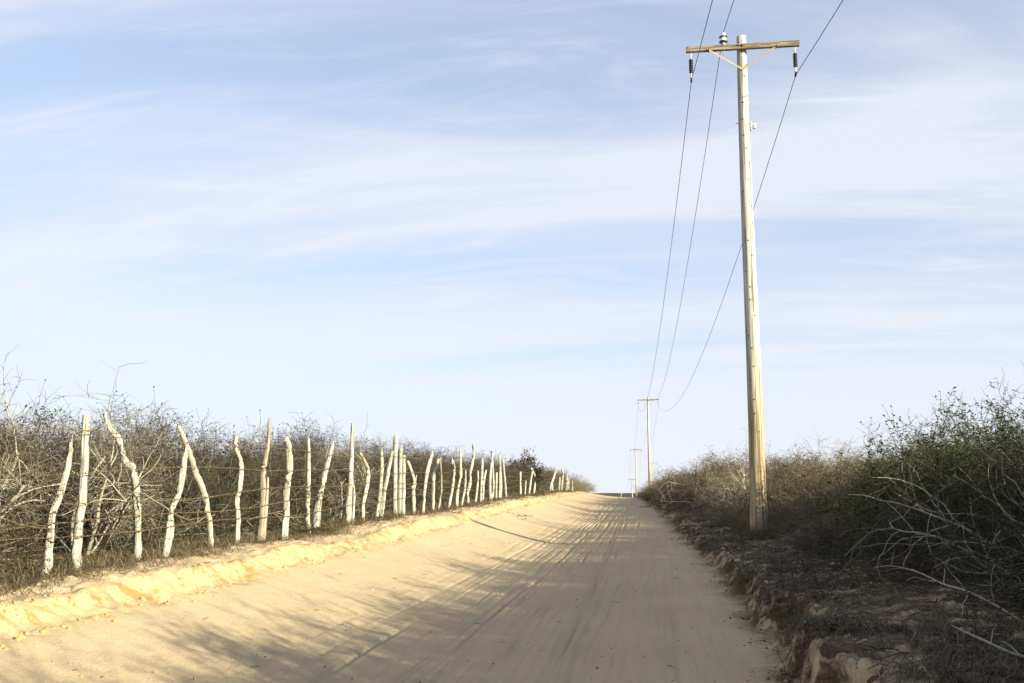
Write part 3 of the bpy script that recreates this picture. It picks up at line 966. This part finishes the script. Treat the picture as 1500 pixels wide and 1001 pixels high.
put_shrub('pale_shrub', PALE[1], -6.75, 11.3, 1.7, 2.2, 'pale arching bare shrub rising above the thicket behind the kinked post', 'shrub', None, 1.1)
put_shrub('pale_shrub', PALE[0], -6.5, 20.2, 1.75, 3.9, 'pale bare shrub poking above the close-set posts of the fence', 'shrub', None, 1.0)
put_shrub('dead_shrub', DEAD[0], -6.75, 53.0, 1.95, 1.0, 'withered dark brown shrub standing out of the thicket far along the fence', 'shrub', None, .8)

for (u, v, H) in ((-5.75, 70.5, 1.0), (-5.45, 73.0, .95), (-5.3, 76.0, .85), (-5.2, 80.0, .75), (-6.3, 73.5, 1.25), (-6.1, 78.0, 1.15), (-6.5, 67.5, 1.3), (-6.3, 62.0, 1.25), (-6.4, 57.0, 1.3)):
    put_shrub('straw_shrub', STRAW[rs.randrange(4)], u, v, H, rs.uniform(0, 6.28), 'low tan shrub rounding off the thicket where the fence ends at the road crest', 'shrub', 'shrubs at the fence end', 1.1)
GS = 'dry scrub on the bank beside the poles'
LS = 'straw-coloured shrub in the back of the dry scrub behind the utility poles'
GS0 = 'dry scrub edging the bank'
LS0 = 'dry straw-coloured shrub at the edge of the bank along the road'
for row, (du, sp, v0, v1, hh) in enumerate(((2.35, 1.3, 23.5, 110, 1.15), (3.6, 1.6, 19.5, 112, 1.35), (5.2, 2.0, 17.5, 112, 1.5), (7.4, 2.6, 16, 100, 1.6))):
    v = v0
    while v < v1:
        near = min(1, max(0, (v - 25) / 35))
        u = float(edge_r(np.array([v]))[0]) + du * (1 - .45 * near) + rs.uniform(-.25, .25)
        H = hh * rs.uniform(.78, 1.15) * (1.0 if v < 55 else max(.45, 1 - (v - 55) * .03)) * (.92 + .16 * math.sin(v * .83 + row) + .12 * math.sin(v * 2.1))
        q = rs.random()
        if q < .22:
            put_shrub('thorn_shrub', THORN[rs.randrange(5)], u, v, H * 1.05, rs.uniform(0, 6.28), 'darker brown thorn shrub among the straw-coloured scrub by the poles', 'shrub', 'brown shrubs in the dry scrub', rs.uniform(1.0, 1.3))
        elif q < .34:
            put_shrub('bare_shrub', BARE[rs.randrange(2)], u, v, H * 1.1, rs.uniform(0, 6.28), 'pale bare twisted shrub among the straw-coloured scrub by the poles', 'shrub', 'bare shrubs in the dry scrub', rs.uniform(1.0, 1.3))
        else:
            put_shrub('straw_shrub', STRAW[rs.randrange(4)], u, v, H, rs.uniform(0, 6.28), LS if row else LS0, 'shrub', GS if row else GS0, rs.uniform(1.0, 1.3))
        v += sp * rs.uniform(.75, 1.25) * (1 if v < 45 else 1.4)
put_shrub('pale_shrub', PALE[1], 2.3, 26.5, 1.95, 4.4, 'pale bare shrub with long whip twigs rising beside the near pole', 'shrub', None, .9)
for (u, v, H) in ((4.3, 20.1, 1.3), (4.8, 19.5, 1.45), (3.75, 21.3, .9)):
    put_shrub('straw_shrub', STRAW[rs.randrange(4)], u, v, H, rs.uniform(0, 6.28), 'straw-coloured shrub growing on and behind the spoil heap by the near pole', 'shrub', 'shrubs on the spoil heap', 1.1)
put_shrub('pale_shrub', BARE[0], 1.9, 36.0, 1.5, 1.4, 'pale forked bare shrub in the straw scrub beyond the near pole', 'shrub', None, 1.1)

GG = 'green shrubs on the bank'
LG = 'dense dark green shrub with small leaves on the bank beside the spoil heap'
for (u, v, H) in ((4.2, 12.4, 1.9), (4.9, 10.9, 1.8), (4.6, 14.0, 2.0), (5.7, 12.4, 1.9), (4.6, 16.0, 1.8), (5.8, 14.8, 1.9), (6.4, 11.0, 1.95), (7.2, 13.6, 2.05), (5.5, 17.4, 1.75), (5.2, 9.2, 1.75), (4.3, 14.9, 1.5), (6.6, 16.6, 2.0), (4.9, 19.6, 1.75), (5.8, 19.2, 1.8), (4.3, 18.4, 1.35)):
    put_shrub('green_shrub', GREEN[rs.randrange(3)], u, v, H * .94, rs.uniform(0, 6.28), LG, 'shrub', GG, rs.uniform(.95, 1.15))
GB = 'tangled bare shrubs on the bank'
LB = 'tangled bare grey shrub with arching branches in front of the green shrubs'
for k, (u, v, H) in enumerate(((3.75, 10.2, 1.25), (4.1, 9.3, 1.2), (3.6, 8.9, .8), (4.2, 11.3, 1.35))):
    put_shrub('bare_shrub', BARE[k % 2], u, v, H, rs.uniform(0, 6.28), LB, 'shrub', GB, 1.1)
GL = 'low scrub on the bank'
LL = 'low dark scrub plant on the shaded sandy bank'
for (u, v, H) in ((3.1, 17.2, .7), (3.3, 15.2, .75), (2.7, 21.6, .6), (2.35, 20.6, .38), (3.4, 13.4, .7), (2.2, 23.2, .5), (1.75, 25.0, .45), (1.75, 29.5, .5), (3.0, 18.9, .55), (3.7, 18.0, .9), (3.2, 11.6, .5), (3.6, 16.4, 1.0), (1.3, 33, .5), (1.2, 37, .5), (1.0, 41, .5), (.7, 45, .45), (4.1, 15.0, 1.1), (4.0, 13.6, 1.0)):
    put_shrub('low_shrub', LOW[rs.randrange(3)], u, v, H, rs.uniform(0, 6.28), LL, 'shrub', GL, rs.uniform(1.1, 1.5))
# the scrub goes on along the bank past the photographer; its shadows lie across the road
LO = 'leafy shrub of the scrub that continues along the bank, its shadow lying across the road'
for (u, v, H) in SHADE:
    put_shrub('green_shrub', GREEN[rs.randrange(3)], u, v, H, rs.uniform(0, 6.28), LO, 'shrub', 'scrub continuing along the bank', 1.2)

# ------------------------------------------------------------------ fallen branches
def fallen(name, pts, rad, forks, mat, label):
    root_p = Vector(pts[0])
    P = [Vector((p[0], p[1], ground_z(p[0], p[1]) + p[2])) for p in pts]
    o = P[0].copy()
    e = empty(name, o)
    tag(e, label, 'branch', 'fallen branches')
    A, Q = smooth_poly([p - o for p in P], rad, 4)
    mb = MB()
    mb.tube(A, Q, 7, True, knobbly(len(A), 7, .12))
    mb.build('limb', mat, e)
    rg = random.Random(len(pts) * 7)
    for (t, d, ln, r) in forks:
        k = int(t * (len(A) - 1))
        d = Vector(d).normalized()
        fp = [A[k]]
        for q in range(6):
            d = (d + rand_perp(rg, d) * .28).normalized()
            fp.append(fp[-1] + d * ln / 6)
        mb = MB()
        mb.tube(fp, [r * (1 - q / 7.5) for q in range(7)], 5)
        mb.build('side_branch', mat, e)
fallen('fallen_branch', [(2.78, 8.25, -.02), (2.62, 8.4, .12), (2.44, 8.55, .20), (2.36, 8.8, .24), (2.20, 9.0, .33), (2.03, 9.15, .36), (1.93, 9.4, .37)], [.010, .010, .009, .008, .006, .004, .002],
       [(.35, (-.2, .1, 1), .30, .006), (.5, (.1, -.1, 1), .24, .006), (.55, (-.8, -.2, -.15), .36, .007), (.3, (-.7, -.5, -.1), .4, .007), (.75, (-.1, .1, 1), .26, .005), (.7, (-.6, .6, .35), .3, .005), (.2, (.1, .0, 1), .36, .007), (.12, (-.7, -.2, .0), .4, .006), (.85, (.3, .2, .9), .16, .004)],
       BARK_PALE, 'pale forked dead branch sticking out over the sandy bank')
fallen('fallen_branch', [(2.42, 6.5, .02), (2.25, 6.8, .07), (2.12, 7.1, .09), (2.02, 7.4, .12)], [.010, .010, .009, .004],
       [(.4, (-.3, .5, .5), .25, .006), (.65, (.3, .3, .6), .2, .005)],
       BARK_ASH, 'short grey dead branch lying below the forked one on the bank')

# ------------------------------------------------------------------ dry grass, litter, clods (uncountable)
def heights(us, vs):
    return height(np.array(us), np.array(vs))
def grass(name, spots, mat, label, blades, ln, spread, flat, seed, wd=.0028):
    rg = random.Random(seed)
    mb = MB()
    zs = heights([s[0] for s in spots], [s[1] for s in spots])
    for (u, v, s), z in zip(spots, zs):
        for b in range(blades):
            a = rg.uniform(0, 6.283)
            q = Vector((u + rg.gauss(0, spread), v + rg.gauss(0, spread), z - .01))
            ti = R(rg.uniform(*flat))
            d = Vector((math.cos(a) * math.sin(ti), math.sin(a) * math.sin(ti), math.cos(ti)))
            l = ln * s * rg.uniform(.5, 1.3)
            w_ = wd * rg.uniform(.7, 1.4) * (1 + max(0, v - 14) * .05)
            sd_ = Vector((-math.sin(a), math.cos(a), 0)) * w_
            m = q + d * l * .55
            e = m + (d + Vector((math.cos(a) * .5, math.sin(a) * .5, -.55))).normalized() * l * .5
            e.z = max(e.z, z + .004)
            b0 = len(mb.v)
            mb.v += [q - sd_, q + sd_, m + sd_ * .8, m - sd_ * .8, e]
            mb.f += [(b0, b0 + 1, b0 + 2, b0 + 3), (b0 + 3, b0 + 2, b0 + 4)]
    return tag(mb.build(name, mat, None, False), label, 'grass', None, 'stuff')
rg = random.Random(77)
sp = []
for _ in range(2600):
    v = 6.3 + (rg.random() ** 1.8) * 60
    sp.append((float(fence_u(v)) + rg.choice([rg.gauss(.02, .13), rg.gauss(-.3, .3), rg.gauss(.2, .16) if rg.random() < .5 else rg.gauss(-.2, .3)]), v, rg.uniform(.6, 1.3)))
grass('dry_grass', sp, GRASS_DRY, 'matted dry grass along the foot of the fence posts', 16, .26, .12, (35, 90), 1)
sp = []
for _ in range(7500):
    v = 5.5 + (rg.random() ** 2.0) * 55
    s = abs(rg.gauss(0, 1.0)) + .2
    sp.append((float(edge_r(np.array([v]))[0]) + s, v, rg.uniform(.6, 1.4)))
# clumps cling together
sp = [s for s in sp if fbm(np.array([s[0] * 1.4]), np.array([s[1] * 1.4]), 3)[0] > -.12]
grass('creeping_weed', sp, GRASS_DARK, 'dark low creeping weeds matted over the shaded bank', 13, .13, .10, (40, 88), 2, .0036)
sp = []
for _ in range(1100):
    v = 6 + (rg.random() ** 1.8) * 40
    sp.append((float(edge_r(np.array([v]))[0]) + .4 + abs(rg.gauss(0, 1.2)), v, rg.uniform(.5, 1.4)))
grass('straw_weed', sp, GRASS_DRY, 'sparse tan straw scattered among the dark weeds of the shaded bank', 7, .17, .08, (30, 88), 9)
sp = [(2.16 + rg.gauss(0, .22), 21.0 + rg.gauss(0, .25), rg.uniform(.8, 1.8)) for _ in range(45)]
grass('tall_weed', sp, GRASS_DRY, 'taller dry weeds around the butt of the near pole', 14, .26, .05, (5, 50), 3)
sp = [(-4.0 + rg.gauss(0, .16), 30.2 + rg.gauss(0, .9), 1) for _ in range(30)] + [(-5.0 + rg.gauss(0, .05), 25.5 + rg.gauss(0, .4), 1) for _ in range(14)]
grass('straw_litter', sp, GRASS_DRY, 'small tufts of tan straw on the sandy left slope', 14, .10, .05, (50, 88), 4)

def lumps(name, spots, mat, label, cat, seed):
    rg = random.Random(seed)
    mb = MB()
    t = (1 + 5 ** .5) / 2
    ico = [Vector(p).normalized() for p in ((-1, t, 0), (1, t, 0), (-1, -t, 0), (1, -t, 0), (0, -1, t), (0, 1, t), (0, -1, -t), (0, 1, -t), (t, 0, -1), (t, 0, 1), (-t, 0, -1), (-t, 0, 1))]
    fc = ((0, 11, 5), (0, 5, 1), (0, 1, 7), (0, 7, 10), (0, 10, 11), (1, 5, 9), (5, 11, 4), (11, 10, 2), (10, 7, 6), (7, 1, 8), (3, 9, 4), (3, 4, 2), (3, 2, 6), (3, 6, 8), (3, 8, 9), (4, 9, 5), (2, 4, 11), (6, 2, 10), (8, 6, 7), (9, 8, 1))
    zs = heights([s[0] for s in spots], [s[1] for s in spots])
    for (u, v, r), z in zip(spots, zs):
        rot = Matrix.Rotation(rg.uniform(0, 6.28), 3, 'Z') @ Matrix.Rotation(rg.uniform(-.5, .5), 3, 'X')
        sx, sy, sz = rg.uniform(.7, 1.5), rg.uniform(.7, 1.3), rg.uniform(.45, .9)
        b0 = len(mb.v)
        for p in ico:
            q = Vector((p.x * sx, p.y * sy, p.z * sz)) * (r * rg.uniform(.72, 1.2))
            mb.v.append(rot @ q + Vector((u, v, z + r * .12)))
        mb.f += [tuple(b0 + i for i in f) for f in fc]
    return tag(mb.build(name, mat, None, False), label, cat, None, 'stuff')
sp = []
for _ in range(520):
    v = 6.5 + rg.random() ** 1.5 * 50
    sp.append((float(edge_l(np.array([v]))[0]) + rg.gauss(-.02, .10), v, rg.choice([.008, .012, .018, .026]) * rg.uniform(.6, 1.3)))
for (cu, cv, n, r) in ((-5.02, 7.7, 26, .022), (-4.92, 10.6, 24, .022), (-4.88, 11.6, 18, .02), (-4.86, 12.8, 14, .02)):
    for _ in range(n):
        sp.append((cu + rg.gauss(0, .09), cv + rg.gauss(0, .28), r * rg.uniform(.3, 1.2)))
lumps('earth_clods', sp, CLOD, 'orange soil clods crumbling from the cut left bank', 'soil', 5)
sp = []
for _ in range(140):
    v = 6.8 + rg.random() ** 1.6 * 30
    sp.append((rg.uniform(-5.0, -3.4), v, rg.choice([.006, .009, .014, .02]) * rg.uniform(.6, 1.2)))
lumps('fallen_crumbs', sp, CLOD, 'small orange crumbs scattered on the smooth sand slope', 'soil', 6)
sp = []
for _ in range(1100):
    v = 6.5 + rg.random() ** 1.5 * 45
    sp.append((float(edge_r(np.array([v]))[0]) - abs(rg.gauss(0, .2)) + .16, v, rg.choice([.004, .006, .009, .015]) * rg.uniform(.6, 1.3)))
for _ in range(420):
    v = 6.8 + rg.random() ** 1.6 * 30
    sp.append((rg.uniform(-3.4, .6), v, rg.choice([.004, .006, .010]) * rg.uniform(.6, 1.3)))
lumps('dark_crumbs', sp, DARKLITTER, 'dark crumbs of soil and litter strewn along the road edge', 'gravel', 7)
sp = []
for _ in range(450):
    v = 6.5 + rg.random() ** 1.5 * 40
    sp.append((float(edge_r(np.array([v]))[0]) + .1 + abs(rg.gauss(0, .5)), v, rg.choice([.006, .01, .014, .024]) * rg.uniform(.6, 1.2)))
lumps('sand_clods', sp, CLOD_SAND, 'pale sandy clods on the broken edge of the right bank', 'soil', 8)
mb = MB()
for _ in range(80):
    v = 6.8 + rg.random() ** 1.5 * 28
    u = rg.choice([rg.uniform(-4.8, .8), rg.uniform(-5.0, -3.0), float(edge_r(np.array([v]))[0]) + rg.uniform(0, 1.6)])
    z = ground_z(u, v) + .006
    a = rg.uniform(0, 6.28)
    l = rg.uniform(.015, .06)
    d = Vector((math.cos(a), math.sin(a), 0)) * l
    p = Vector((u, v, z))
    mb.tube([p - d, p + Vector((rg.uniform(-.01, .01), rg.uniform(-.01, .01), .012)), p + d], [.002, .003, .0015], 4)
st = []
for _ in range(420):
    v = 6.3 + rg.random() ** 1.7 * 26
    u = float(edge_r(np.array([v]))[0]) + .3 + abs(rg.gauss(0, 1.0))
    a = rg.uniform(0, 6.28)
    l = rg.uniform(.05, .2)
    d = Vector((math.cos(a), math.sin(a), 0)) * l
    st += [Vector((u, v, 0)) - d, Vector((u, v, 0)) + d]
for p, z in zip(st, heights([p.x for p in st], [p.y for p in st])):
    p.z = z + .01
for q1, q2 in zip(st[::2], st[1::2]):
    mid = (q1 + q2) / 2 + Vector((rg.uniform(-.03, .03), rg.uniform(-.03, .03), .03))
    mb.tube([q1, mid, q2], [.003, .005, .002], 4)
tag(mb.build('twig_litter', DARKLITTER), 'small broken twigs scattered over the sand', 'twigs', None, 'stuff')
